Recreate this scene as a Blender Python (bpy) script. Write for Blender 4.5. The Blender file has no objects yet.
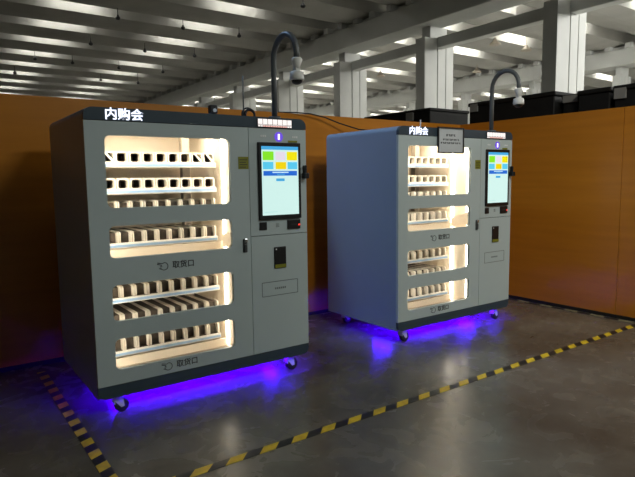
import bpy, bmesh, math, random
from mathutils import Vector, Matrix
random.seed(7)
S = bpy.context.scene
C = S.collection

# ------------------------------------------------------------------ camera
cam_d = bpy.data.cameras.new('camera')
cam = bpy.data.objects.new('camera', cam_d); C.objects.link(cam)
cam_d.sensor_fit = 'HORIZONTAL'; cam_d.sensor_width = 36.0
cam_d.lens = 555.88 * 36.0 / 635.0
cam_d.clip_end = 200
FW = Vector((0.576796, 0.809946, -0.106275)); RT = Vector((0.813671, -0.581176, -0.013164)); UP = Vector((0.072426, 0.07888, 0.99425))
M = Matrix.Identity(4)
for i in range(3):
    M[i][0] = RT[i]; M[i][1] = UP[i]; M[i][2] = -FW[i]
M.translation = Vector((0, 0, 1.5001))
cam.matrix_world = M
S.camera = cam

# ------------------------------------------------------------------ world, large lights, exposure
W = bpy.data.worlds.new('world'); S.world = W; W.use_nodes = True
W.node_tree.nodes['Background'].inputs[0].default_value = (0.9, 0.95, 1.0, 1)
W.node_tree.nodes['Background'].inputs[1].default_value = 0.0
S.view_settings.view_transform = 'Standard'
S.view_settings.look = 'None'
S.view_settings.exposure = 0.0
S.view_settings.gamma = 1.0
S.view_settings.use_curve_mapping = False

def area(name, loc, target, sx, sy, power, col, spread=180):
    d = bpy.data.lights.new(name, 'AREA'); d.shape = 'RECTANGLE'; d.size = sx; d.size_y = sy
    d.energy = power; d.color = col; d.spread = math.radians(spread)
    o = bpy.data.objects.new(name, d); C.objects.link(o); o.location = loc
    o.rotation_euler = (Vector(target) - Vector(loc)).to_track_quat('-Z', 'Y').to_euler()
    return o
# lit ceiling lamps of the bay behind and to the right of the photographer, with two added fills
area('hall_lamp_row', (5.2, -4.5, 6.5), (5.0, -3.5, 0), 4.0, 1.2, 305, (0.95, 1.0, 0.95))
area('added_cool_fill', (1.2, 6.0, 5.2), (3.39, 4.0, 1.0), 0.9, 0.5, 11.5, (0.42, 0.64, 1.0), 62)  # added lamp, gives the right machine's side its bluish light
area('side_bay_lamp_row', (17.5, 0.5, 6.4), (12.8, 11.0, 3.0), 6.0, 1.2, 1150, (1.0, 0.99, 0.95))
area('added_wall_fill', (1.8, -1.5, 6.2), (5.9, 3.2, 1.2), 0.8, 0.5, 23, (1.0, 0.97, 0.88), 65)  # added narrow lamp to brighten the right orange wall
LAMP_LEFT, LAMP_RIGHT = 19.0, 54.0
BLUE_GLOW = 150.0
INSIDE = 23.0

# ------------------------------------------------------------------ materials
def nm(name):
    m = bpy.data.materials.new(name); m.use_nodes = True
    return m, m.node_tree.nodes, m.node_tree.links, m.node_tree.nodes['Principled BSDF']
def mat(name, col, rough=0.5, metal=0.0, var=0.06, scale=8.0, coat=0.0, spec=0.5):
    m, n, l, b = nm(name)
    b.inputs['Roughness'].default_value = rough; b.inputs['Metallic'].default_value = metal
    b.inputs['Coat Weight'].default_value = coat
    b.inputs['Specular IOR Level'].default_value = spec
    tc = n.new('ShaderNodeTexCoord'); no = n.new('ShaderNodeTexNoise'); no.inputs['Scale'].default_value = scale
    no.inputs['Detail'].default_value = 4
    cr = n.new('ShaderNodeValToRGB')
    cr.color_ramp.elements[0].position = 0.3; cr.color_ramp.elements[1].position = 0.7
    cr.color_ramp.elements[0].color = tuple(c * (1 - var) for c in col) + (1,)
    cr.color_ramp.elements[1].color = tuple(min(1, c * (1 + var)) for c in col) + (1,)
    l.new(tc.outputs['Object'], no.inputs['Vector']); l.new(no.outputs['Fac'], cr.inputs['Fac']); l.new(cr.outputs['Color'], b.inputs['Base Color'])
    return m
def emit(name, col, st):
    m, n, l, b = nm(name)
    b.inputs['Base Color'].default_value = tuple(0.3 * c for c in col) + (1,)
    b.inputs['Emission Color'].default_value = tuple(col) + (1,)
    b.inputs['Emission Strength'].default_value = st
    b.inputs['Roughness'].default_value = 0.4
    return m

def floor_mat():
    m, n, l, b = nm('polished_concrete')
    tc = n.new('ShaderNodeTexCoord')
    n1 = n.new('ShaderNodeTexNoise'); n1.inputs['Scale'].default_value = 0.9; n1.inputs['Detail'].default_value = 6; n1.inputs['Roughness'].default_value = 0.65
    n2 = n.new('ShaderNodeTexNoise'); n2.inputs['Scale'].default_value = 5.0; n2.inputs['Detail'].default_value = 8; n2.inputs['Distortion'].default_value = 0.8
    mp = n.new('ShaderNodeMapping'); mp.inputs['Scale'].default_value = (1.0, 3.5, 1); mp.inputs['Rotation'].default_value = (0, 0, 0.5)
    n3 = n.new('ShaderNodeTexNoise'); n3.inputs['Scale'].default_value = 2.2; n3.inputs['Detail'].default_value = 5; n3.inputs['Distortion'].default_value = 1.5
    for a in (n1, n2): l.new(tc.outputs['Object'], a.inputs['Vector'])
    l.new(tc.outputs['Object'], mp.inputs['Vector']); l.new(mp.outputs['Vector'], n3.inputs['Vector'])
    r1 = n.new('ShaderNodeValToRGB'); e = r1.color_ramp.elements
    e[0].position = 0.34; e[0].color = (0.098, 0.089, 0.074, 1); e[1].position = 0.68; e[1].color = (0.23, 0.218, 0.185, 1)
    l.new(n1.outputs['Fac'], r1.inputs['Fac'])
    r2 = n.new('ShaderNodeValToRGB'); e = r2.color_ramp.elements
    e[0].position = 0.3; e[0].color = (0.84, 0.82, 0.79, 1); e[1].position = 0.65; e[1].color = (1.08, 1.06, 1.02, 1)
    l.new(n2.outputs['Fac'], r2.inputs['Fac'])
    mx = n.new('ShaderNodeMix'); mx.data_type = 'RGBA'; mx.blend_type = 'MULTIPLY'; mx.inputs[0].default_value = 1
    l.new(r1.outputs['Color'], mx.inputs[6]); l.new(r2.outputs['Color'], mx.inputs[7])
    # scuffs: dark streaks with a shape of their own
    r3 = n.new('ShaderNodeValToRGB'); e = r3.color_ramp.elements
    e[0].position = 0.70; e[0].color = (0, 0, 0, 1); e[1].position = 0.76; e[1].color = (0.6, 0.6, 0.6, 1)
    l.new(n3.outputs['Fac'], r3.inputs['Fac'])
    m2 = n.new('ShaderNodeMix'); m2.data_type = 'RGBA'; m2.inputs[7].default_value = (0.09, 0.075, 0.065, 1)
    l.new(r3.outputs['Color'], m2.inputs[0]); l.new(mx.outputs[2], m2.inputs[6])
    l.new(m2.outputs[2], b.inputs['Base Color'])
    rr = n.new('ShaderNodeMapRange'); rr.inputs['To Min'].default_value = 0.17; rr.inputs['To Max'].default_value = 0.36
    l.new(n2.outputs['Fac'], rr.inputs['Value']); l.new(rr.outputs['Result'], b.inputs['Roughness'])
    bp = n.new('ShaderNodeBump'); bp.inputs['Strength'].default_value = 0.06; bp.inputs['Distance'].default_value = 0.01
    l.new(n2.outputs['Fac'], bp.inputs['Height']); l.new(bp.outputs['Normal'], b.inputs['Normal'])
    return m
def orange_mat():
    m, n, l, b = nm('orange_laminate')
    tc = n.new('ShaderNodeTexCoord')
    mp = n.new('ShaderNodeMapping'); mp.inputs['Scale'].default_value = (0.5, 0.5, 7)
    n1 = n.new('ShaderNodeTexNoise'); n1.inputs['Scale'].default_value = 2; n1.inputs['Detail'].default_value = 5
    l.new(tc.outputs['Object'], mp.inputs['Vector']); l.new(mp.outputs['Vector'], n1.inputs['Vector'])
    r = n.new('ShaderNodeValToRGB'); e = r.color_ramp.elements
    e[0].position = 0.3; e[0].color = (0.56, 0.20, 0.014, 1); e[1].position = 0.7; e[1].color = (0.64, 0.24, 0.018, 1)
    l.new(n1.outputs['Fac'], r.inputs['Fac']); l.new(r.outputs['Color'], b.inputs['Base Color'])
    b.inputs['Roughness'].default_value = 0.3
    bp = n.new('ShaderNodeBump'); bp.inputs['Strength'].default_value = 0.04; bp.inputs['Distance'].default_value = 0.02
    l.new(n1.outputs['Fac'], bp.inputs['Height']); l.new(bp.outputs['Normal'], b.inputs['Normal'])
    return m
def glass_mat():
    m, n, l, b = nm('window_glass')
    out = n['Material Output']
    tr = n.new('ShaderNodeBsdfTransparent'); gl = n.new('ShaderNodeBsdfGlossy'); gl.inputs['Roughness'].default_value = 0.03
    lw = n.new('ShaderNodeLayerWeight'); lw.inputs['Blend'].default_value = 0.12
    mx = n.new('ShaderNodeMixShader')
    l.new(lw.outputs['Fresnel'], mx.inputs[0]); l.new(tr.outputs[0], mx.inputs[1]); l.new(gl.outputs[0], mx.inputs[2])
    l.new(mx.outputs[0], out.inputs['Surface'])
    return m

MAT = dict(
    floor=floor_mat(), orange=orange_mat(), glass=glass_mat(),
    ceiling=mat('ceiling_concrete', (0.43, 0.425, 0.39), 0.8, var=0.08, scale=1.2),
    palefloor=mat('pale_bounce_floor', (0.62, 0.61, 0.57), 0.5, scale=1.0),  # unseen floor made pale to bounce light up to the ceiling
    hallwall=mat('hall_paint', (0.55, 0.54, 0.50), 0.8, scale=0.6),
    column=mat('column_paint', (0.62, 0.63, 0.60), 0.65, scale=1.5, var=0.04),
    black=mat('black_plastic', (0.012, 0.012, 0.013), 0.4),
    skirting=mat('black_skirting', (0.01, 0.01, 0.01), 0.6),
    rubber=mat('black_rubber', (0.012, 0.012, 0.012), 0.55),
    panel=mat('grey_painted_steel', (0.52, 0.61, 0.615), 0.38, var=0.02, scale=3),
    shell=mat('blue_light_tinted_steel', (0.30, 0.39, 0.52), 0.36, var=0.02, scale=3),  # blue tint put into the paint for bluish light on the sides
    navy=mat('dark_slate_steel', (0.042, 0.068, 0.092), 0.35, var=0.03),
    liner=mat('cream_liner', (0.86, 0.77, 0.63), 0.6, var=0.02),
    post=mat('dull_beige_metal', (0.42, 0.36, 0.28), 0.45),
    shelf=mat('white_shelf', (0.82, 0.80, 0.76), 0.45, var=0.02),
    strip=mat('blue_price_strip', (0.34, 0.54, 0.80), 0.3, var=0.02),
    lane=mat('off_white_plastic', (0.80, 0.74, 0.64), 0.5, var=0.04),
    laneshade=mat('painted_lane_shade', (0.085, 0.066, 0.050), 0.7, var=0.2, scale=30),  # dark colour stands in for the shade deep inside the lanes
    tray=mat('beige_tray', (0.30, 0.22, 0.14), 0.4, var=0.04),
    seam=mat('dark_gap', (0.03, 0.035, 0.035), 0.8),
    faint=mat('faint_grey_line', (0.20, 0.235, 0.235), 0.7),
    handle=mat('dark_grey_metal', (0.07, 0.075, 0.075), 0.4),
    print=mat('black_print', (0.03, 0.033, 0.035), 0.6),
    paleprint=mat('pale_print', (0.85, 0.88, 0.88), 0.5),
    chrome=mat('chrome', (0.7, 0.7, 0.72), 0.2, 1.0),
    zinc=mat('zinc', (0.75, 0.75, 0.76), 0.4, 0.0),
    mast=mat('grey_conduit', (0.10, 0.11, 0.11), 0.4),
    camwhite=mat('white_plastic', (0.72, 0.72, 0.68), 0.4),
    sticker=mat('olive_yellow_sticker', (0.24, 0.25, 0.02), 0.5),
    yellow=mat('yellow_tape', (0.85, 0.58, 0.03), 0.5, var=0.25, scale=14),
    tapeblack=mat('black_tape', (0.02, 0.019, 0.018), 0.5, var=0.3, scale=14),
    fadedtape=mat('faded_cream_tape', (0.22, 0.20, 0.12), 0.6, var=0.3, scale=20),
    paper=mat('grey_paper', (0.56, 0.60, 0.62), 0.6, var=0.02),
    frame=mat('dark_frame', (0.02, 0.022, 0.024), 0.4),
    crate=mat('black_cabinet', (0.011, 0.011, 0.010), 0.6, var=0.2, spec=0.25),
    label=mat('grey_label', (0.25, 0.25, 0.23), 0.6),
    tube=emit('lit_tube', (1.0, 0.98, 0.93), LAMP_LEFT),
    tubebright=emit('lit_tube_bright', (1.0, 0.98, 0.93), LAMP_RIGHT),
    warmled=emit('warm_white_led', (1.0, 0.90, 0.74), INSIDE),
    sideled=emit('warm_white_side_led', (1.0, 0.90, 0.74), INSIDE * 0.55),
    blueled=emit('blue_led', (0.055, 0.0, 1.0), BLUE_GLOW),
    signled=emit('sign_led', (0.80, 0.85, 1.0), 1.6),
    dotled=emit('matrix_led', (1.0, 0.93, 0.90), 1.0),
    pinkled=emit('matrix_led_pink', (1.0, 0.55, 0.48), 0.9),
    purplehalo=emit('purple_halo', (0.16, 0.08, 0.75), 0.9),
    whiteled=emit('indicator_led', (0.85, 0.8, 1.0), 2.0),
    redled=emit('red_led', (1.0, 0.05, 0.03), 1.5),
    s_bg=emit('screen_ground', (0.66, 0.93, 0.88), 0.88),
    s_bar=emit('screen_bar', (0.06, 0.42, 0.80), 0.85),
    s_green=emit('screen_green', (0.24, 0.80, 0.02), 0.9),
    s_pink=emit('screen_pink', (0.80, 0.72, 0.85), 0.9),
    s_yellow=emit('screen_yellow', (0.92, 0.80, 0.0), 0.9),
    s_gold=emit('screen_gold', (0.92, 0.68, 0.0), 0.9),
    s_sky=emit('screen_sky', (0.10, 0.60, 0.88), 0.9),
    s_blue=emit('screen_blue', (0.015, 0.15, 0.70), 0.85),
    s_white=emit('screen_text', (0.55, 0.80, 0.95), 0.9),
    s_faint=emit('screen_faint', (0.45, 0.68, 0.66), 0.9),
)

# ------------------------------------------------------------------ mesh helpers
class MB:
    def __init__(self): self.bm = bmesh.new(); self.mats = []
    def mi(self, m):
        if m not in self.mats: self.mats.append(m)
        return self.mats.index(m)
    def box(self, x0, x1, y0, y1, z0, z1, m=None, bev=0.0, seg=2):
        vs = [self.bm.verts.new(p) for p in ((x0,y0,z0),(x1,y0,z0),(x1,y1,z0),(x0,y1,z0),(x0,y0,z1),(x1,y0,z1),(x1,y1,z1),(x0,y1,z1))]
        fs = [self.bm.faces.new([vs[i] for i in f]) for f in ((0,3,2,1),(4,5,6,7),(0,1,5,4),(1,2,6,5),(2,3,7,6),(3,0,4,7))]
        k = self.mi(m) if m else 0
        for f in fs: f.material_index = k
        if bev > 0:
            es = list({e for f in fs for e in f.edges})
            r = bmesh.ops.bevel(self.bm, geom=es, offset=bev, segments=seg, affect='EDGES', profile=0.5)
            for f in r['faces']: f.material_index = k
        return self
    def poly(self, pts, axis, a, b, m=None):
        """extrude a closed 2D outline along an axis ('x': pts=(y,z), 'y': pts=(x,z), 'z': pts=(x,y))"""
        def P(p, t):
            return {'x': (t, p[0], p[1]), 'y': (p[0], t, p[1]), 'z': (p[0], p[1], t)}[axis]
        k = self.mi(m) if m else 0
        A = [self.bm.verts.new(P(p, a)) for p in pts]; B = [self.bm.verts.new(P(p, b)) for p in pts]
        n = len(pts); fs = [self.bm.faces.new(A), self.bm.faces.new(B)]
        for i in range(n): fs.append(self.bm.faces.new((A[i], A[(i+1) % n], B[(i+1) % n], B[i])))
        for f in fs: f.material_index = k
        return self
    def holed(self, outer, holes, y0, y1, m=None):
        """plate in the XZ plane with holes, thickness from y0 to y1"""
        k = self.mi(m) if m else 0
        loops = []
        for t in (y0, y1):
            es = []; L = []
            for lp in [outer] + holes:
                vs = [self.bm.verts.new((p[0], t, p[1])) for p in lp]
                L.append(vs)
                es += [self.bm.edges.new((vs[i], vs[(i+1) % len(vs)])) for i in range(len(vs))]
            r = bmesh.ops.triangle_fill(self.bm, use_beauty=True, use_dissolve=False, edges=es)
            for g in r['geom']:
                if isinstance(g, bmesh.types.BMFace): g.material_index = k
            loops.append(L)
        for A, B in zip(*loops):
            n = len(A)
            for i in range(n):
                f = self.bm.faces.new((A[i], A[(i+1) % n], B[(i+1) % n], B[i])); f.material_index = k
        return self
    def tube(self, path, r, m=None, n=10, closed=False, caps=True):
        k = self.mi(m) if m else 0
        P = [Vector(p) for p in path]; rings = []
        up = None
        for i, p in enumerate(P):
            if closed: d = P[(i+1) % len(P)] - P[i-1]
            else: d = P[min(i+1, len(P)-1)] - P[max(i-1, 0)]
            d.normalize()
            if up is None: up = Vector((0, 0, 1)) if abs(d.z) < 0.9 else Vector((1, 0, 0))
            s = d.cross(up).normalized(); up = s.cross(d).normalized()
            rr = r[i] if isinstance(r, (list, tuple)) else r
            rings.append([self.bm.verts.new(p + (s*math.cos(2*math.pi*j/n) + up*math.sin(2*math.pi*j/n))*rr) for j in range(n)])
        cnt = len(rings) if closed else len(rings)-1
        for i in range(cnt):
            A, B = rings[i], rings[(i+1) % len(rings)]
            for j in range(n):
                f = self.bm.faces.new((A[j], A[(j+1) % n], B[(j+1) % n], B[j])); f.material_index = k; f.smooth = True
        if caps and not closed:
            for R in (rings[0], rings[-1]):
                f = self.bm.faces.new(R); f.material_index = k
        return self
    def cyl(self, p0, p1, r, m=None, n=16): return self.tube([p0, p1], r, m, n)
    def sphere(self, c, r, m=None, sc=(1,1,1), lo=False):
        k = self.mi(m) if m else 0
        M_ = Matrix.Translation(c) @ Matrix.Diagonal((r*sc[0], r*sc[1], r*sc[2], 1))
        g = bmesh.ops.create_uvsphere(self.bm, u_segments=8 if lo else 16, v_segments=6 if lo else 10, radius=1, matrix=M_)
        for v in g['verts']:
            for f in v.link_faces: f.material_index = k; f.smooth = True
        return self
    def build(self, name, m=None, parent=None, loc=(0, 0, 0)):
        bmesh.ops.recalc_face_normals(self.bm, faces=self.bm.faces)
        me = bpy.data.meshes.new(name); self.bm.to_mesh(me); self.bm.free()
        for x in ([m] if not self.mats else self.mats): me.materials.append(MAT[x])
        o = bpy.data.objects.new(name, me); C.objects.link(o); o.parent = parent; o.location = loc
        return o
def rrect(x0, x1, z0, z1, r, n=6, corners=(1, 1, 1, 1)):
    """rounded rectangle outline; corners: bl, br, tr, tl"""
    pts = []
    for (cx, cz, a0, on, px, pz) in ((x0+r, z0+r, 180, corners[0], x0, z0), (x1-r, z0+r, 270, corners[1], x1, z0), (x1-r, z1-r, 0, corners[2], x1, z1), (x0+r, z1-r, 90, corners[3], x0, z1)):
        if on:
            for i in range(n+1):
                a = math.radians(a0 + 90*i/n); pts.append((cx + r*math.cos(a), cz + r*math.sin(a)))
        else: pts.append((px, pz))
    return pts
def tag(o, label=None, cat=None, group=None, kind=None):
    if label: o['label'] = label
    if cat: o['category'] = cat
    if group: o['group'] = group
    if kind: o['kind'] = kind
    return o
def empty(name, loc):
    o = bpy.data.objects.new(name, None); C.objects.link(o); o.location = loc; o.empty_display_size = 0.1
    return o
def structure(o): return tag(o, kind='structure')
def text(name, body, size, x, z, y, m, parent, wx=None, depth=0.002, bold=0.0):
    c = bpy.data.curves.new(name, 'FONT'); c.body = body; c.size = size; c.extrude = depth; c.resolution_u = 3; c.offset = bold
    t = bpy.data.objects.new(name + '_tmp', c); C.objects.link(t)
    dg = bpy.context.evaluated_depsgraph_get()
    me = bpy.data.meshes.new_from_object(t.evaluated_get(dg))
    bpy.data.objects.remove(t)
    x0 = min(v.co.x for v in me.vertices); x1 = max(v.co.x for v in me.vertices); y0 = min(v.co.y for v in me.vertices)
    k = (wx / (x1 - x0)) if wx else 1.0
    for v in me.vertices:
        a, b, d = (v.co.x - x0) * k, v.co.y - y0, v.co.z
        v.co = (x + a, y - d, z + b)
    me.materials.clear(); me.materials.append(MAT[m])
    o = bpy.data.objects.new(name, me); C.objects.link(o); o.parent = parent
    return o
def children(o): return [c for c in bpy.data.objects if c.parent is o]
def copy_tree(o, kids, parent=None):
    c = o.copy(); C.objects.link(c); c.parent = parent
    for ch in kids.get(o.name, []): copy_tree(ch, kids, c)
    return c

# ------------------------------------------------------------------ hall structure
BACK, RIGHT, WALLH = 4.981, 5.896, 2.189
XB = 12.0                       # main beam and column row
b = MB(); b.box(-12, 11.5, -14, 56, -0.1, 0); structure(b.build('floor', 'floor'))
b = MB(); b.box(11.5, 46, -14, 56, -0.1, 0); structure(b.build('floor_side_bay', 'palefloor'))
# hall outer walls
b = MB(); b.box(-12, 46, 56, 56.2, 0, 7.4); structure(b.build('wall_north', 'hallwall'))
b = MB(); b.box(46, 46.2, -14, 56, 0, 7.4); structure(b.build('wall_east', 'hallwall'))
b = MB(); b.box(-12.2, -12, -14, 56, 0, 7.4); structure(b.build('wall_west', 'hallwall'))
b = MB(); b.box(-12, 46, -14.2, -14, 0, 7.4); structure(b.build('wall_south', 'hallwall'))
# ceiling of long concrete elements with open grooves between them
PITCH, GROOVE, Y0 = 2.4, 0.9, 15.7
CZ = 6.65
ks = range(-12, 17)
for k in ks:
    b = MB()
    ya = Y0 + PITCH*k + GROOVE/2; yb = Y0 + PITCH*(k+1) - GROOVE/2
    w = yb - ya
    b.poly([(ya, CZ+0.40), (ya, CZ+0.02), (ya+0.12, CZ), (ya+w*0.42, CZ-0.07), (ya+w*0.58, CZ-0.07), (yb-0.12, CZ), (yb, CZ+0.02), (yb, CZ+0.40)], 'x', -12, 46)
    structure(b.build('ceiling_rib_%d' % (k+13), 'ceiling'))
b = MB(); b.box(-12, 46, -14, 56, CZ+0.40, CZ+0.5)
structure(b.build('ceiling', 'ceiling'))

# orange partition walls with black skirting
b = MB(); b.box(-6, RIGHT+0.06, BACK, BACK+0.06, 0, WALLH); structure(b.build('wall_back', 'orange'))
b = MB()
for ya, yb in ((0.4, 1.63), (1.634, 2.866), (2.87, BACK)):
    b.box(RIGHT, RIGHT+0.06, ya, yb, 0, WALLH, bev=0.002, seg=1)
structure(b.build('wall_right', 'orange'))
b = MB(); b.box(-6, RIGHT, BACK-0.012, BACK, 0, 0.035); structure(b.build('baseboard_back', 'skirting'))
b = MB(); b.box(RIGHT-0.012, RIGHT, 0.4, BACK-0.012, 0, 0.035); structure(b.build('baseboard_right', 'skirting'))

# main beams, columns and tie beams
col_y = [-0.8, 3.4, 7.4, 11.46, 15.4, 19.4, 23.4, 27.4, 31.4, 35.4, 39.4, 43.4]
n = 0
for X in (XB, 23.1, 34.5):
    n += 1
    b = MB(); b.box(X-0.15, X+0.75, -14, 56, 5.82, 6.45, bev=0.03); b.box(X+0.02, X+0.58, -14, 56, 6.45, 6.58)
    # little bearing blocks under every element rib
    y = -13.0
    while y < 55:
        b.box(X-0.22, X+0.80, y, y+0.22, 6.45, CZ-0.01); y += 0.8
    structure(b.build('beam_%d' % n, 'column'))
n = 0
for X, wdt, dep in ((XB, 1.2, 0.36), (23.1, 0.9, 0.3), (34.5, 0.8, 0.3)):
    for y in col_y:
        n += 1
        b = MB()
        zt = 5.48
        b.poly([(X, y), (X+0.42*wdt, y), (X+0.42*wdt, y+0.05), (X+0.46*wdt, y+0.05), (X+0.46*wdt, y), (X+0.72*wdt, y), (X+0.72*wdt, y+0.05), (X+0.75*wdt, y+0.05), (X+0.75*wdt, y), (X+wdt, y), (X+wdt, y+dep), (X, y+dep)], 'z', 0, zt)
        b.box(X+0.2*wdt, X+0.78*wdt, y+0.02, y+dep-0.02, zt, 5.84)
        structure(b.build('column_%d' % n, 'column'))
n = 0
for i in range(len(col_y)-1):
    n += 1
    b = MB(); b.box(XB+0.5, XB+0.80, col_y[i]+0.36, col_y[i+1], 5.23, 5.53, bev=0.015, seg=1)
    structure(b.build('trim_%d' % n, 'column'))

# ------------------------------------------------------------------ ceiling lamps in the grooves
def project(p):
    v = Vector(p) - M.translation
    d = v.dot(FW)
    if d < 0.3: return None
    return 317.5 + 555.88*v.dot(RT)/d, 238.5 - 555.88*v.dot(UP)/d
ORD = ['first', 'second', 'third', 'fourth', 'fifth', 'sixth', 'seventh', 'eighth', 'ninth', 'tenth', 'eleventh', 'twelfth', 'thirteenth', 'fourteenth', 'fifteenth', 'sixteenth', 'seventeenth', 'eighteenth', 'nineteenth', 'twentieth', 'twenty-first', 'twenty-second', 'twenty-third', 'twenty-fourth']
lamps = {}
def lamp(x, y, where, rank, bright):
    key = 'b' if bright else 'a'
    if key not in lamps:
        r = empty('strip_light', (x, y, CZ+0.40))
        h = MB(); h.poly([(-0.09, 0), (-0.07, -0.06), (0.07, -0.06), (0.09, 0)], 'x', -0.8, 0.8); h.build('lamp_housing', 'camwhite', r)
        t = MB(); t.cyl((-0.74, 0, -0.10), (0.74, 0, -0.10), 0.04, n=8); t.box(-0.77, -0.74, -0.03, 0.03, -0.12, -0.05); t.box(0.74, 0.77, -0.03, 0.03, -0.12, -0.05)
        t.build('lamp_tube', 'tubebright' if bright else 'tube', r)
        lamps[key] = (r, children(r))
    else:
        r0, ch = lamps[key]
        r = r0.copy(); C.objects.link(r); r.location = (x, y, CZ+0.40)
        for c in ch:
            d = c.copy(); C.objects.link(d); d.parent = r
    tag(r, 'lit strip light in the %s ceiling groove from front, %s' % (ORD[rank], where), 'ceiling light', 'lit strip lights in the ceiling grooves')
rows = [('left lamp in the left bay', 0.3, 0), ('middle lamp in the left bay', 4.3, 0), ('right lamp in the left bay', 8.4, 0),
        ('left lamp past the near columns', 15.0, 1), ('right lamp past the near columns', 19.4, 1),
        ('left lamp in the far bay', 26.4, 1), ('right lamp in the far bay', 30.8, 1), ('left lamp in the last bay', 37.5, 1), ('right lamp in the last bay', 42.0, 1)]
for where, x, br in rows:
    rank = 0
    for k in range(-8, 17):
        y = Y0 + PITCH*k
        ends = [project((x-1.3, y, CZ)), project((x+1.3, y, CZ))]
        ok = [e for e in ends if e and -25 < e[0] < 660 and -8 < e[1] < 122]
        if ok and rank < len(ORD):
            lamp(x, y, where, rank, br); rank += 1

# dark sprinkler heads hanging under the left bay, bell lamps beyond the columns
spots = [(5.19, 17.39), (5.31, 21.1), (7.25, 21.15), (4.09, 24.76), (5.48, 24.79), (7.36, 24.84), (3.83, 28.32), (7.46, 28.16), (9.21, 28.08), (7.23, 17.39), (9.19, 17.32), (9.15, 20.97), (9.25, 24.73), (9.17, 13.43)]
names = ['behind the nearest lit groove', 'second row back, left of centre', 'second row back, right one', 'third row back, far left one', 'third row back, middle left one', 'third row back, middle right one', 'fourth row back, far left one', 'fourth row back, middle one', 'fourth row back, right one', 'front row, middle one', 'front row near the main beam', 'second row, next to the main beam', 'third row, next to the main beam', 'nearest one, above the hooked mast']
def in_groove(y):
    t = (y - Y0 + PITCH/2) % PITCH - PITCH/2
    return abs(t) < GROOVE/2 + 0.0
for i, (x, y) in enumerate(spots):
    top = 0.695 if in_groove(y) else 0.31
    b = MB(); b.cyl((0, 0, 0.05), (0, 0, top), 0.012, n=6); b.sphere((0, 0, 0), 0.075, lo=True, sc=(1, 1, 0.8)); b.tube([(0, 0, 0.04), (0, 0, 0.10)], [0.045, 0.02], n=8)
    o = b.build('sprinkler', 'black', None, (x, y, CZ - 0.30))
    tag(o, 'small dark sprinkler head under left ceiling, ' + names[i], 'sprinkler', 'sprinkler heads under the ceiling')
bells = [((13.43, 13.05), 'left of the second column, under the beam'), ((17.3, 13.09), 'above the right machine mast, left of a pair'), ((19.11, 13.04), 'above the right machine mast, right of a pair'), ((21.07, 16.89), 'between the two nearest columns, pale and low'), ((18.0, 20.0), 'between the second and third columns'), ((25.48, 12.0), 'at the far right of the hall')]
for i, ((x, y), wh) in enumerate(bells):
    b = MB(); b.cyl((0, 0, 0.12), (0, 0, 0.755 if in_groove(y) else 0.335), 0.015, n=6); b.tube([(0, 0, 0.16), (0, 0, 0.08), (0, 0, -0.02), (0, 0, -0.06)], [0.05, 0.08, 0.2, 0.2], n=12)
    o = b.build('bell_lamp', 'post', None, (x, y, CZ - 0.36))
    tag(o, 'small bell lamp under hall ceiling, ' + wh, 'pendant lamp', 'bell lamps beyond the columns')

# ------------------------------------------------------------------ black cabinets behind the partitions
def cabinet(x0, x1, y0, y1, h, label, plate=None, lip=0.05):
    r = empty('storage_cabinet', ((x0+x1)/2, (y0+y1)/2, 0))
    cx, cy = (x0+x1)/2, (y0+y1)/2
    hx, hy = (x1-x0)/2, (y1-y0)/2
    b = MB(); b.box(-hx+0.015, hx-0.015, -hy+0.015, hy-0.015, 0, h-lip, bev=0.01, seg=1); b.build('body', 'crate', r)
    b = MB(); b.box(-hx, hx, -hy, hy, h-lip, h, bev=0.012); b.build('lid', 'crate', r)
    if plate:
        ya, yb, za, zb = plate
        b = MB(); b.box(-hx-0.006, -hx+0.016, ya-cy, yb-cy, za, zb); tag(b.build('label_plate', 'label', r), 'pale grey label plate')
    tag(r, label, 'cabinet', 'black cabinets behind the orange partition')
cabinet(6.06, 6.80, 3.74, 5.00, 2.48, 'long black cabinet behind the orange corner, right of the hooked mast', (4.84, 4.96, 2.36, 2.46))
cabinet(6.16, 6.80, 3.50, 3.72, 2.43, 'narrow black cabinet with a wide grey label below the nearest column', (3.52, 3.70, 2.34, 2.42))
cabinet(6.06, 6.80, 3.10, 3.48, 2.44, 'black cabinet between the grey labels behind the right orange wall')
cabinet(6.06, 6.80, 2.20, 3.08, 2.44, 'black cabinet at the right edge with a small grey label', (2.94, 3.06, 2.30, 2.41))
cabinet(7.0, 8.0, 6.56, 8.25, 2.66, 'black cabinet farthest back, left of the hooked mast', (6.95, 7.12, 2.48, 2.62))

# ------------------------------------------------------------------ floor tapes
def tape(name, along, a0, a1, c0, c1, per, phase, slant, cols, label):
    b = MB(); w = c1 - c0
    nseg = int((a1 - a0) / per) + 2
    z0, z1 = 0.0005, 0.003
    for i in range(-1, nseg):
        for j, mname in enumerate(cols):
            s = a0 + phase + i*per + j*per/2; e = s + per/2
            q = [(s, c0), (e, c0), (e+slant, c1), (s+slant, c1)]
            if min(p[0] for p in q) < a0: q = [(max(p[0], a0), p[1]) for p in q]
            if max(p[0] for p in q) > a1: q = [(min(p[0], a1), p[1]) for p in q]
            if q[1][0]-q[0][0] < 1e-4 and q[2][0]-q[3][0] < 1e-4: continue
            pts = q if along == 'x' else [(p[1], p[0]) for p in q]
            b.poly(pts, 'z', z0, z1, mname)
    o = b.build(name)
    return tag(o, label, 'floor tape', None)
tape('floor_tape', 'y', 2.2, 4.78, 0.655, 0.72, 0.168, 0.02, 0.03, ('yellow', 'tapeblack'), 'black and yellow hazard tape on the floor left of the left machine')
tape('floor_tape', 'x', 0.75, 5.79, 2.565, 2.625, 0.206, 0.05, 0.06, ('yellow', 'tapeblack'), 'long black and yellow hazard tape running across the floor in front')
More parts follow.
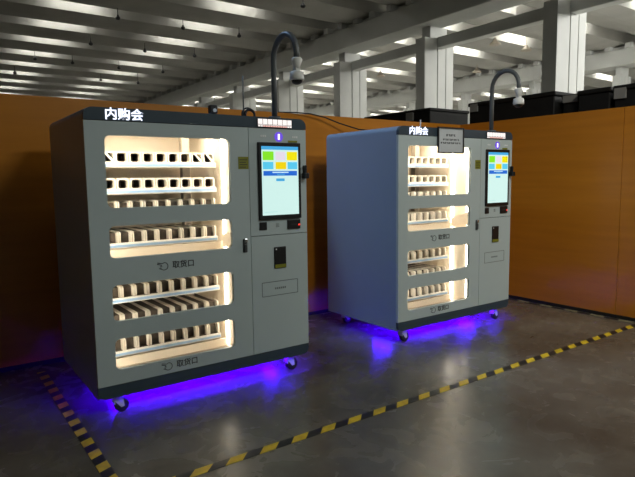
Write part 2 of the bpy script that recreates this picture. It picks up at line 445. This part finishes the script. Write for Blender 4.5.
tape('floor_tape', 'y', 2.64, 4.85, 5.80, 5.86, 0.30, 0.0, 0.02, ('fadedtape', 'tapeblack'), 'faded black and cream hazard tape along the right orange wall')

# ------------------------------------------------------------------ vending machine
MW, MD, MH = 1.60, 1.056, 1.95
ZP, ZG, ZT = 0.131, 0.213, 1.870
WIN = [(0.116, 0.958, 1.338, 1.784), (0.116, 0.958, 1.022, 1.226), (0.116, 0.958, 0.620, 0.852), (0.116, 0.958, 0.305, 0.506)]
def make_machine(loc):
    r = empty('vending_machine', loc)
    # cabinet shell: rounded tube of sheet steel with a closed back
    b = MB()
    o_ = rrect(0, MW, ZP, MH, 0.05, 6, (0, 0, 1, 1)); i_ = rrect(0.02, MW-0.02, ZP, MH-0.02, 0.035, 6, (0, 0, 1, 1))
    b.poly(o_[1:] + o_[:1] + i_[:1] + i_[1:][::-1], 'y', 0.028, MD-0.03)
    b.box(0.02, MW-0.02, 0.028, MD-0.03, 0.178, 0.186)
    b.box(MW-0.48, MW-0.46, 0.05, MD-0.03, 0.186, MH-0.02)
    b.poly(rrect(0.0, MW, ZP, MH, 0.05, 6, (0, 0, 1, 1)), 'y', MD-0.03, MD-0.012)
    b.poly(rrect(0.012, MW-0.012, ZP+0.012, MH-0.012, 0.045, 6), 'y', MD-0.012, MD)
    b.build('cabinet_shell', 'shell', r)
    # dark inner frame behind the seams
    b = MB()
    b.box(1.095, 1.125, 0.029, 0.05, ZG, ZT); b.box(1.125, 1.575, 0.029, 0.05, 1.075, 1.105); b.box(0.03, 1.57, 0.03, 0.05, ZT-0.02, ZT+0.02); b.box(0.03, 1.57, 0.03, 0.05, ZG-0.02, ZG+0.02)
    b.build('inner_frame', 'seam', r)
    # front door with four glazed windows
    b = MB()
    b.holed([(0.0, ZG), (1.105, ZG), (1.105, ZT), (0.0, ZT)], [rrect(*w, 0.035, 5) for w in WIN], 0.0, 0.027)
    d = b.build('front_door', 'panel', r)
    for w in WIN:
        g = MB(); g.box(w[0]-0.012, w[1]+0.012, 0.0285, 0.0325, w[2]-0.012, w[3]+0.012)
        g.build('window_pane', 'glass', d)
    h = MB(); h.box(1.040, 1.074, -0.010, 0.0, 0.982, 1.080, bev=0.005); h.box(1.046, 1.068, -0.020, -0.009, 0.988, 1.045, bev=0.005)
    tag(h.build('handle', 'handle', d), 'dark latch handle')
    h = MB(); h.box(1.046, 1.070, -0.020, -0.011, 1.052, 1.082, bev=0.005); h.build('lock', 'chrome', d)
    s = MB(); s.box(1.021, 1.102, -0.002, 0.0, 1.578, 1.664, 'sticker')
    for i in range(4): s.box(1.030, 1.093 - 0.012*(i % 2), -0.003, -0.001, 1.640 - i*0.017, 1.645 - i*0.017, 'print')
    tag(s.build('warning_sticker', None, d), 'olive yellow sticker with dark lines')
    for z in (0.920, 0.240):
        # pick-up port mark: pointing hand and three characters
        k = MB()
        cx, cz, rr = 0.455, z+0.022, 0.026
        path = [(cx + rr*math.cos(math.radians(a)), -0.001, cz + rr*0.95*math.sin(math.radians(a))) for a in range(-150, 96, 15)]
        path += [(cx-0.012, -0.001, cz+0.018), (cx-0.044, -0.001, cz+0.026), (cx-0.047, -0.001, cz+0.018), (cx-0.016, -0.001, cz+0.008)]
        k.tube(path, 0.0024, n=5)
        k.tube([(cx-0.016, -0.001, cz+0.006), (cx-0.026, -0.001, cz), (cx-0.012, -0.001, cz-0.002)], 0.0022, n=5)
        k.tube([(cx-0.022, -0.001, cz-0.008), (cx-0.034, -0.001, cz-0.012), (cx-0.022, -0.001, cz-0.018)], 0.0022, n=5)
        k.build('hand_symbol', 'print', d)
        text('port_lettering', '取货口', 0.052, 0.512, z+0.002, -0.0005, 'print', d, wx=0.150, depth=0.001, bold=0.0008)
    # right column: control panel and service panel
    b = MB(); b.holed([(1.109, 1.094), (MW, 1.094), (MW, ZT), (1.109, ZT)], [], 0.0, 0.027); up = b.build('control_panel', 'panel', r)
    b = MB(); b.holed([(1.109, ZG), (MW, ZG), (MW, 1.089), (1.109, 1.089)], [], 0.0, 0.027); lo = b.build('service_panel', 'panel', r)
    # touchscreen
    b = MB(); b.box(1.176, 1.540, -0.018, 0.0, 1.208, 1.770, bev=0.004); ts = b.build('touchscreen', 'black', r)
    X0, X1, Z0, Z1 = 1.200, 1.516, 1.240, 1.742
    def q(name, u0, u1, v0, v1, m, dep=0.0006):
        g = MB(); g.box(X0+(X1-X0)*u0, X0+(X1-X0)*u1, -0.0185-dep, -0.0178, Z1-(Z1-Z0)*v1, Z1-(Z1-Z0)*v0); return g.build(name, m, ts)
    q('display', 0, 1, 0, 1, 's_bg', 0.0)
    q('title_bar', 0, 1, 0, 0.05, 's_bar')
    for u0, u1, v0, v1, m in ((0.03, 0.32, 0.075, 0.20, 's_green'), (0.37, 0.64, 0.075, 0.20, 's_pink'), (0.68, 0.97, 0.075, 0.20, 's_yellow'), (0.03, 0.31, 0.225, 0.33, 's_sky'), (0.37, 0.66, 0.225, 0.33, 's_gold'), (0.70, 0.97, 0.225, 0.33, 's_sky')):
        q('menu_tile', u0, u1, v0, v1, m)
    q('banner', 0.04, 0.96, 0.355, 0.425, 's_blue'); q('banner_text', 0.28, 0.72, 0.368, 0.385, 's_white', 0.0012); q('banner_text', 0.40, 0.62, 0.398, 0.410, 's_bar', 0.0012)
    q('button', 0.38, 0.61, 0.465, 0.505, 's_bar'); q('footer_text', 0.05, 0.40, 0.95, 0.958, 's_faint')
    # readers under the screen
    def part(name, m, parent, *a, bev=0.003, lab=None):
        g = MB(); g.box(*a, bev=bev); o = g.build(name, m, parent)
        if lab: tag(o, lab)
        return o
    part('code_reader', 'black', up, 1.180, 1.240, -0.008, 0.0, 1.134, 1.192)
    k = MB()
    for i in range(3):
        for j in range(3): k.cyl((1.325+0.010*i, 0.0, 1.152+0.010*j), (1.325+0.010*i, -0.002, 1.152+0.010*j), 0.003, n=6)
    k.build('speaker_holes', 'print', up)
    cr = part('card_terminal', 'black', up, 1.420, 1.533, -0.012, 0.0, 1.128, 1.197)
    part('card_slot', 'print', up, 1.442, 1.500, -0.014, -0.011, 1.158, 1.166, bev=0, lab='thin card slot')
    part('status_light', 'redled', up, 1.513, 1.527, -0.0145, -0.011, 1.152, 1.164, bev=0, lab='small red status light')
    g = MB(); g.cyl((1.359, -0.002, 1.813), (1.359, 0.0, 1.813), 0.036, n=24); tag(g.build('indicator_halo', 'purplehalo', up), 'purple halo drawn as a glowing disc')  # glowing disc stands in for the halo around the indicator
    part('indicator', 'whiteled', up, 1.352, 1.366, -0.006, -0.001, 1.793, 1.833, bev=0.001, lab='white glowing indicator bar')
    for xx in (1.205, 1.478):
        k = MB(); 
        for j in range(3): k.box(xx+0.017*j, xx+0.017*j+0.012, -0.0015, 0.0, 1.808, 1.822)
        k.build('pale_lettering', 'paleprint', up)
    part('vent_slot', 'sticker', up, 1.440, 1.520, -0.004, 0.0, 1.774, 1.789, bev=0.001, lab='dark olive slot above the screen')
    part('scanner', 'black', up, 1.556, 1.592, -0.055, 0.0, 1.505, 1.548, bev=0.006)
    part('scanner_hood', 'black', up, 1.568, 1.585, -0.035, 0.0, 1.546, 1.605, bev=0.004)
    # service panel fittings
    cw = part('coin_window', 'black', lo, 1.298, 1.400, -0.010, 0.0, 0.838, 1.000, bev=0.004)
    part('coin_lens', 'paleprint', lo, 1.308, 1.318, -0.012, -0.009, 0.978, 0.988, bev=0, lab='tiny pale dot')
    part('coin_label', 'sticker', lo, 1.300, 1.398, -0.012, -0.009, 0.842, 0.868, bev=0, lab='olive yellow strip')
    k = MB(); k.holed(rrect(1.188, 1.507, 0.632, 0.742, 0.006, 2), [rrect(1.193, 1.502, 0.637, 0.737, 0.005, 2)], -0.0015, 0.0); k.build('flap_seam', 'faint', lo)
    k = MB()
    for j in range(6): k.box(1.300+0.017*j, 1.312+0.017*j, -0.001, 0.0, 0.680, 0.694)
    k.build('flap_lettering', 'faint', lo)
    # header band and plinth
    b = MB(); b.poly(rrect(0.0, MW, ZT+0.004, MH, 0.055, 6, (0, 0, 1, 1)), 'y', -0.004, 0.027); hd = b.build('header', 'navy', r)
    text('sign_lettering', '内购会', 0.076, 0.128, 1.878, -0.005, 'signled', hd, wx=0.232, depth=0.002, bold=0.0013)
    k = MB(); k.box(1.178, 1.472, -0.012, -0.003, 1.878, 1.938, 'black')
    for i in range(7):
        a = 1.182 + 0.0412*i
        k.box(a, a+0.0360, -0.014, -0.011, 1.899, 1.935, 'dotled')
    for i in range(14): k.box(1.182+0.0206*i, 1.182+0.0206*i+0.017, -0.0135, -0.011, 1.881, 1.889, 'dotled' if i < 2 or i > 11 else 'pinkled')
    k.box(1.182, 1.469, -0.013, -0.011, 1.892, 1.896, 'dotled')
    tag(k.build('led_ticker', None, hd), 'white lit scrolling LED ticker')
    b = MB(); b.poly(rrect(0.0, MW, ZP, ZG-0.004, 0.05, 6, (1, 1, 0, 0)), 'y', 0.0, 0.027); b.build('plinth', 'navy', r)
    # lit interior
    IX0, IX1, IY1, IZ0, IZ1 = 0.035, 1.052, 0.93, 0.20, 1.86
    b = MB()
    b.box(IX0, IX1, IY1, IY1+0.012, IZ0, IZ1); b.box(IX0-0.012, IX0, 0.06, IY1, IZ0, IZ1); b.box(IX1, IX1+0.012, 0.06, IY1, IZ0, IZ1)
    b.box(IX0, IX1, 0.06, IY1, IZ1, IZ1+0.012); b.box(IX0, IX1, 0.06, IY1, IZ0-0.012, IZ0)
    b.build('inner_liner', 'liner', r)
    b = MB(); b.box(0.875, 0.935, 0.66, 0.72, IZ0, IZ1); b.build('inner_post', 'post', r)
    for x0, x1, y0, y1 in ((IX1-0.012, IX1-0.001, 0.29, 0.315), (IX1-0.012, IX1-0.001, 0.085, 0.11), (IX0+0.001, IX0+0.012, 0.07, 0.12)):
        b = MB(); b.box(x0, x1, y0, y1, 0.24, 1.84); tag(b.build('light_strip', 'warmled' if x0 < 0.5 else 'sideled', r), 'added unseen warm white strip inside')
    b = MB(); b.box(0.06, 1.03, 0.50, 0.56, 1.846, 1.856); tag(b.build('light_strip', 'warmled', r), 'added unseen warm white strip inside')  # unseen strip added to light the back wall behind the top shelf
    b = MB(); b.box(0.06, 1.03, 0.07, 0.12, 1.846, 1.856); tag(b.build('light_strip', 'warmled', r), 'added unseen warm white strip inside')  # hidden front strip added to brighten the interior
    # shelves with their lanes
    LX = [0.944 - 0.0905*k for k in range(10)]
    for si, z in enumerate((1.621, 1.440, 1.258, 1.072, 0.694, 0.508, 0.320)):
        if si in (2, 5): z += (0.022 if si == 2 else -0.012)
        b = MB(); b.box(0.045, 0.992, 0.32, 0.90, z-0.012, z)
        sh = b.build('shelf', 'shelf', r)
        b = MB(); b.box(0.045, 0.992, 0.304, 0.320, z-0.026, z+0.012, bev=0.003, seg=1); b.build('shelf_lip', 'shelf', sh)
        b = MB(); b.box(0.047, 0.985, 0.3005, 0.3035, z-0.017, z-0.001); tag(b.build('price_strip', 'strip', sh), 'blue price strip')
        closed = si < 2
        H = 0.084 if closed else 0.088
        for li, x in enumerate(LX):
            g = MB(); hw = 0.0425; y0, y1 = 0.322, 0.80
            if closed:
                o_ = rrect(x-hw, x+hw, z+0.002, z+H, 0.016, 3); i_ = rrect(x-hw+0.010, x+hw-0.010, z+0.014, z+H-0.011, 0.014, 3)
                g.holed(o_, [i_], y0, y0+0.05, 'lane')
                g.holed(rrect(x-hw+0.003, x+hw-0.003, z+0.003, z+H-0.003, 0.014, 3), [i_], y0+0.05, y1, 'laneshade')
                g.poly(i_, 'y', y0+0.16, y0+0.17, 'laneshade')
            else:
                # open-topped lane: two rounded divider plates, floor and a block painted as shade
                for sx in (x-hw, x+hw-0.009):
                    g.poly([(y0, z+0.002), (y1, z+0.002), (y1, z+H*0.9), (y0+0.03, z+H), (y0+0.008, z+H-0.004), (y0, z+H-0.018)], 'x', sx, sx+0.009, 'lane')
                g.box(x-hw+0.009, x+hw-0.009, y0+0.012, y1, z+0.002, z+0.007, 'laneshade')
                g.box(x-hw+0.010, x+hw-0.010, y0+0.05, y1-0.02, z+0.008, z+H-0.012, 'laneshade')
            g.build('product_lane', None, sh)
    # pick-up trays under the shelves
    for zt, zb, w in ((1.042, 0.985, WIN[1]), (0.285, 0.226, WIN[3])):
        b = MB()
        b.poly([(0.30, zt), (0.312, zt), (0.312, zb-0.02), (0.30, zb-0.02)], 'x', 0.05, 1.04); tr = b.build('pickup_tray', 'liner', r)
        b = MB(); b.poly([(0.299, zb-0.02), (0.299, zb), (0.045, w[2]-0.004), (0.045, w[2]-0.022)], 'x', 0.05, 1.04); tag(b.build('tray_floor', 'tray', tr), 'brown tray floor')
    b = MB(); b.poly([(0.06, 1.03), (0.29, 1.0), (0.29, 1.09), (0.06, 1.16)], 'x', 1.020, 1.030); b.build('chute_flap', 'liner', r)
    # blue strip light behind the plinth
    for x0, x1, y0, y1, z in ((0.20, 1.545, 0.036, 0.046, 0.159), (0.18, 1.50, 0.275, 0.300, 0.168), (0.24, 0.25, 0.34, 0.62, 0.168), (1.530, 1.540, 0.40, 0.62, 0.166)):
        b = MB(); b.box(x0, x1, y0, y1, z, 0.1775); tag(b.build('underglow_strip', 'blueled', r), 'blue glowing strip under the cabinet')
    b = MB(); b.box(0.022, 1.578, 0.235, 0.239, 0.125, 0.1785); b.build('added_glow_baffle', 'seam', r)  # unseen plate added to stop the blue light spilling forward
    # casters
    for cx in (0.135, MW-0.135):
        for cy in (0.085, MD-0.125):
            k = MB(); k.box(cx-0.04, cx+0.04, cy-0.04, cy+0.04, 0.120, 0.1305, bev=0.002, seg=1); k.box(cx-0.03, cx+0.03, cy-0.03, cy+0.03, 0.130, 0.1785); k.cyl((cx, cy, 0.105), (cx, cy, 0.121), 0.026)
            for sg in (-1, 1):
                k.poly([(cx-0.026, 0.106), (cx+0.030, 0.106), (cx+0.032, 0.080), (cx+0.036, 0.040), (cx+0.014, 0.036), (cx-0.026, 0.086)], 'y', cy+sg*0.026-0.002, cy+sg*0.026+0.002)
            k.box(cx-0.030, cx-0.022, cy-0.028, cy+0.028, 0.060, 0.106, bev=0.002, seg=1)
            k.cyl((cx+0.022, cy-0.030, 0.047), (cx+0.022, cy+0.030, 0.047), 0.009, n=8)
            cst = k.build('caster', 'zinc', r)
            wv = MB(); wv.tube([(cx+0.022, cy-0.020, 0.047), (cx+0.022, cy-0.015, 0.047), (cx+0.022, cy+0.015, 0.047), (cx+0.022, cy+0.020, 0.047)], [0.040, 0.0468, 0.0468, 0.040], n=20); wv.build('caster_wheel', 'rubber', cst)
    # hooked camera mast
    px, py = 1.39, 0.10
    path = [(px, py, MH-0.004), (px, py, 2.2), (px, py, 2.38)]
    R = 0.155
    for a in range(15, 181, 15):
        t = math.radians(a); path.append((px, py - R + R*math.cos(t), 2.38 + R*math.sin(t)))
    path += [(px, py-2*R, 2.34)]
    b = MB(); b.tube(path, 0.021, n=12); b.tube([(px, py, MH-0.002), (px, py, MH+0.02)], 0.045, n=16); ms = b.build('camera_mast', 'mast', r)
    ex, ey = px, py-2*R
    b = MB(); b.tube([(ex, ey, 2.345), (ex, ey, 2.33), (ex, ey, 2.29), (ex, ey, 2.27)], [0.032, 0.042, 0.026, 0.024], n=14); b.box(ex-0.02, ex+0.02, ey-0.02, ey+0.02, 2.24, 2.275, bev=0.004)
    b.tube([(ex, ey, 2.255), (ex, ey, 2.245), (ex, ey, 2.20), (ex, ey, 2.19)], [0.028, 0.048, 0.052, 0.048], n=18)
    tag(b.build('camera_housing', 'camwhite', ms), 'white camera housing')
    b = MB(); b.sphere((ex, ey, 2.192), 0.040, sc=(1, 1, 0.8)); tag(b.build('camera_dome', 'black', ms), 'black camera dome')
    return r
MY = 3.541
m1 = make_machine((0.823, MY, 0))
tag(m1, 'nearer grey vending machine on the left with an empty header', 'vending machine', None)
kids = {}
for o in list(bpy.data.objects):
    if o.parent: kids.setdefault(o.parent.name, []).append(o)
m2 = copy_tree(m1, kids)
m2.location = (3.392, MY, 0)
m1['label'] = 'larger, nearer grey vending machine on the left, black cable coil on top'
tag(m2, 'farther grey vending machine on the right with a notice hung on its front', 'vending machine')
for mm in (m1, m2): mm['group'] = 'twin vending machines'

# folded flaps in three lanes of the left machine's top shelf
top = [o for o in children(m1) if o.name.startswith('shelf')]
top = max(top, key=lambda o: max(v.co.z for v in o.data.vertices))
for li in (8, 1, 0):
    x = 0.944 - 0.0905*li
    b = MB(); b.poly([(x-0.034, 1.700), (x-0.018, 1.702), (x+0.036, 1.640), (x+0.030, 1.626)], 'y', 0.312, 0.3215)
    tag(b.build('lane_flap', 'camwhite', top), 'white slanted flap')

# ------------------------------------------------------------------ loose things on and around the machines
# notice on the right machine
nx, nz = 3.392, 0
r = empty('notice_sign', (nx+0.652, MY-0.008, 1.734))
b = MB(); b.holed([(-0.176, -0.012), (0.176, -0.012), (0.176, 0.225), (-0.176, 0.225)], [[(-0.166, -0.002), (0.166, -0.002), (0.166, 0.215), (-0.166, 0.215)]], -0.016, 0.0); b.build('frame', 'frame', r)
b = MB(); b.box(-0.166, 0.166, -0.006, -0.001, -0.004, 0.217); b.build('sheet', 'paper', r)
b = MB()
for (x0, x1, z, hgt, nn) in ((-0.062, 0.066, 0.142, 0.020, 4), (-0.105, 0.118, 0.104, 0.016, 8), (-0.135, 0.138, 0.074, 0.015, 10)):
    wd = (x1-x0)/nn
    for i in range(nn):
        a = x0+wd*i
        b.box(a, a+wd*0.78, -0.0072, -0.006, z+hgt*0.82, z+hgt); b.box(a+wd*0.05, a+wd*0.7, -0.0072, -0.006, z+hgt*0.42, z+hgt*0.56)
        b.box(a+wd*0.3, a+wd*0.45, -0.0072, -0.006, z, z+hgt*0.82)
        if i % 2 == 0: b.box(a, a+wd*0.15, -0.0072, -0.006, z, z+hgt*0.9)
        else: b.box(a+wd*0.6, a+wd*0.78, -0.0072, -0.006, z, z+hgt*0.4)
b.build('lettering', 'print', r)
tag(r, 'grey notice sheet in a dark frame hung on the right machine', 'sign')

# cable coil on the left machine
b = MB()
for (cx, cz, rr, tilt) in ((0.0, 0.062, 0.055, 0.2), (0.012, 0.058, 0.050, -0.3), (0.02, 0.055, 0.046, 0.5)):
    b.tube([(cx + rr*math.cos(t), 0.03*math.sin(t+tilt)*tilt, cz + rr*math.sin(t)) for t in [2*math.pi*i/20 for i in range(20)]], 0.0065, n=6, closed=True)
b.tube([(-0.05, 0.0, 0.02), (-0.11, 0.02, 0.010), (-0.16, 0.0, 0.016), (-0.20, 0.03, 0.008), (-0.14, 0.05, 0.012), (-0.07, 0.04, 0.03), (-0.03, 0.02, 0.06)], 0.0065, n=6)
o = b.build('cable_coil', 'rubber', None, (0.823+1.34, MY+0.42, MH))
tag(o, 'coiled black cable lying on top of the left machine', 'cable')
# small black clip camera on the left machine
r = empty('webcam', (0.823+1.03, MY+0.40, MH+0.0005))
b = MB(); b.box(-0.035, 0.035, -0.02, 0.02, 0, 0.012, bev=0.003); b.box(-0.012, 0.012, -0.010, 0.010, 0.010, 0.055, bev=0.003); b.build('stand', 'black', r)
b = MB(); b.box(-0.034, 0.030, -0.022, 0.022, 0.052, 0.115, bev=0.008); b.build('body', 'black', r)
b = MB(); b.cyl((0.002, -0.022, 0.075), (0.002, -0.029, 0.075), 0.014, n=12); tag(b.build('lens', 'paleprint', r), 'pale lens')
tag(r, 'small black webcam standing on top of the left machine', 'camera')
# thin aerials
for (x, hgt, lab) in ((0.823+1.30, 0.36, 'tall thin black aerial on top of the left machine'), (3.392+0.70, 0.12, 'short thin aerial on top of the right machine')):
    b = MB(); b.cyl((0, 0, 0), (0, 0, 0.02), 0.014, n=10); b.tube([(0, 0, 0.018), (0, 0, hgt)], 0.006, n=6)
    tag(b.build('aerial', 'mast' if hgt > 0.2 else 'zinc', None, (x, MY+0.42, MH+0.0005)), lab, 'aerial')
# black cable hanging over the partition
pts = [(3.10, BACK+0.05, 2.197), (3.28, BACK-0.03, 2.197), (3.44, BACK-0.05, 2.19), (3.62, BACK-0.06, 2.163), (3.81, BACK-0.08, 2.105), (4.03, BACK-0.14, 2.045), (4.16, MY+MD-0.16, 1.975), (4.3, MY+MD-0.2, 1.962), (4.8, MY+0.62, 1.958)]
b = MB(); b.tube(pts, 0.0075, n=6)
tag(b.build('power_cable', 'rubber'), 'black power cable drooping from the back wall to the right machine', 'cable')
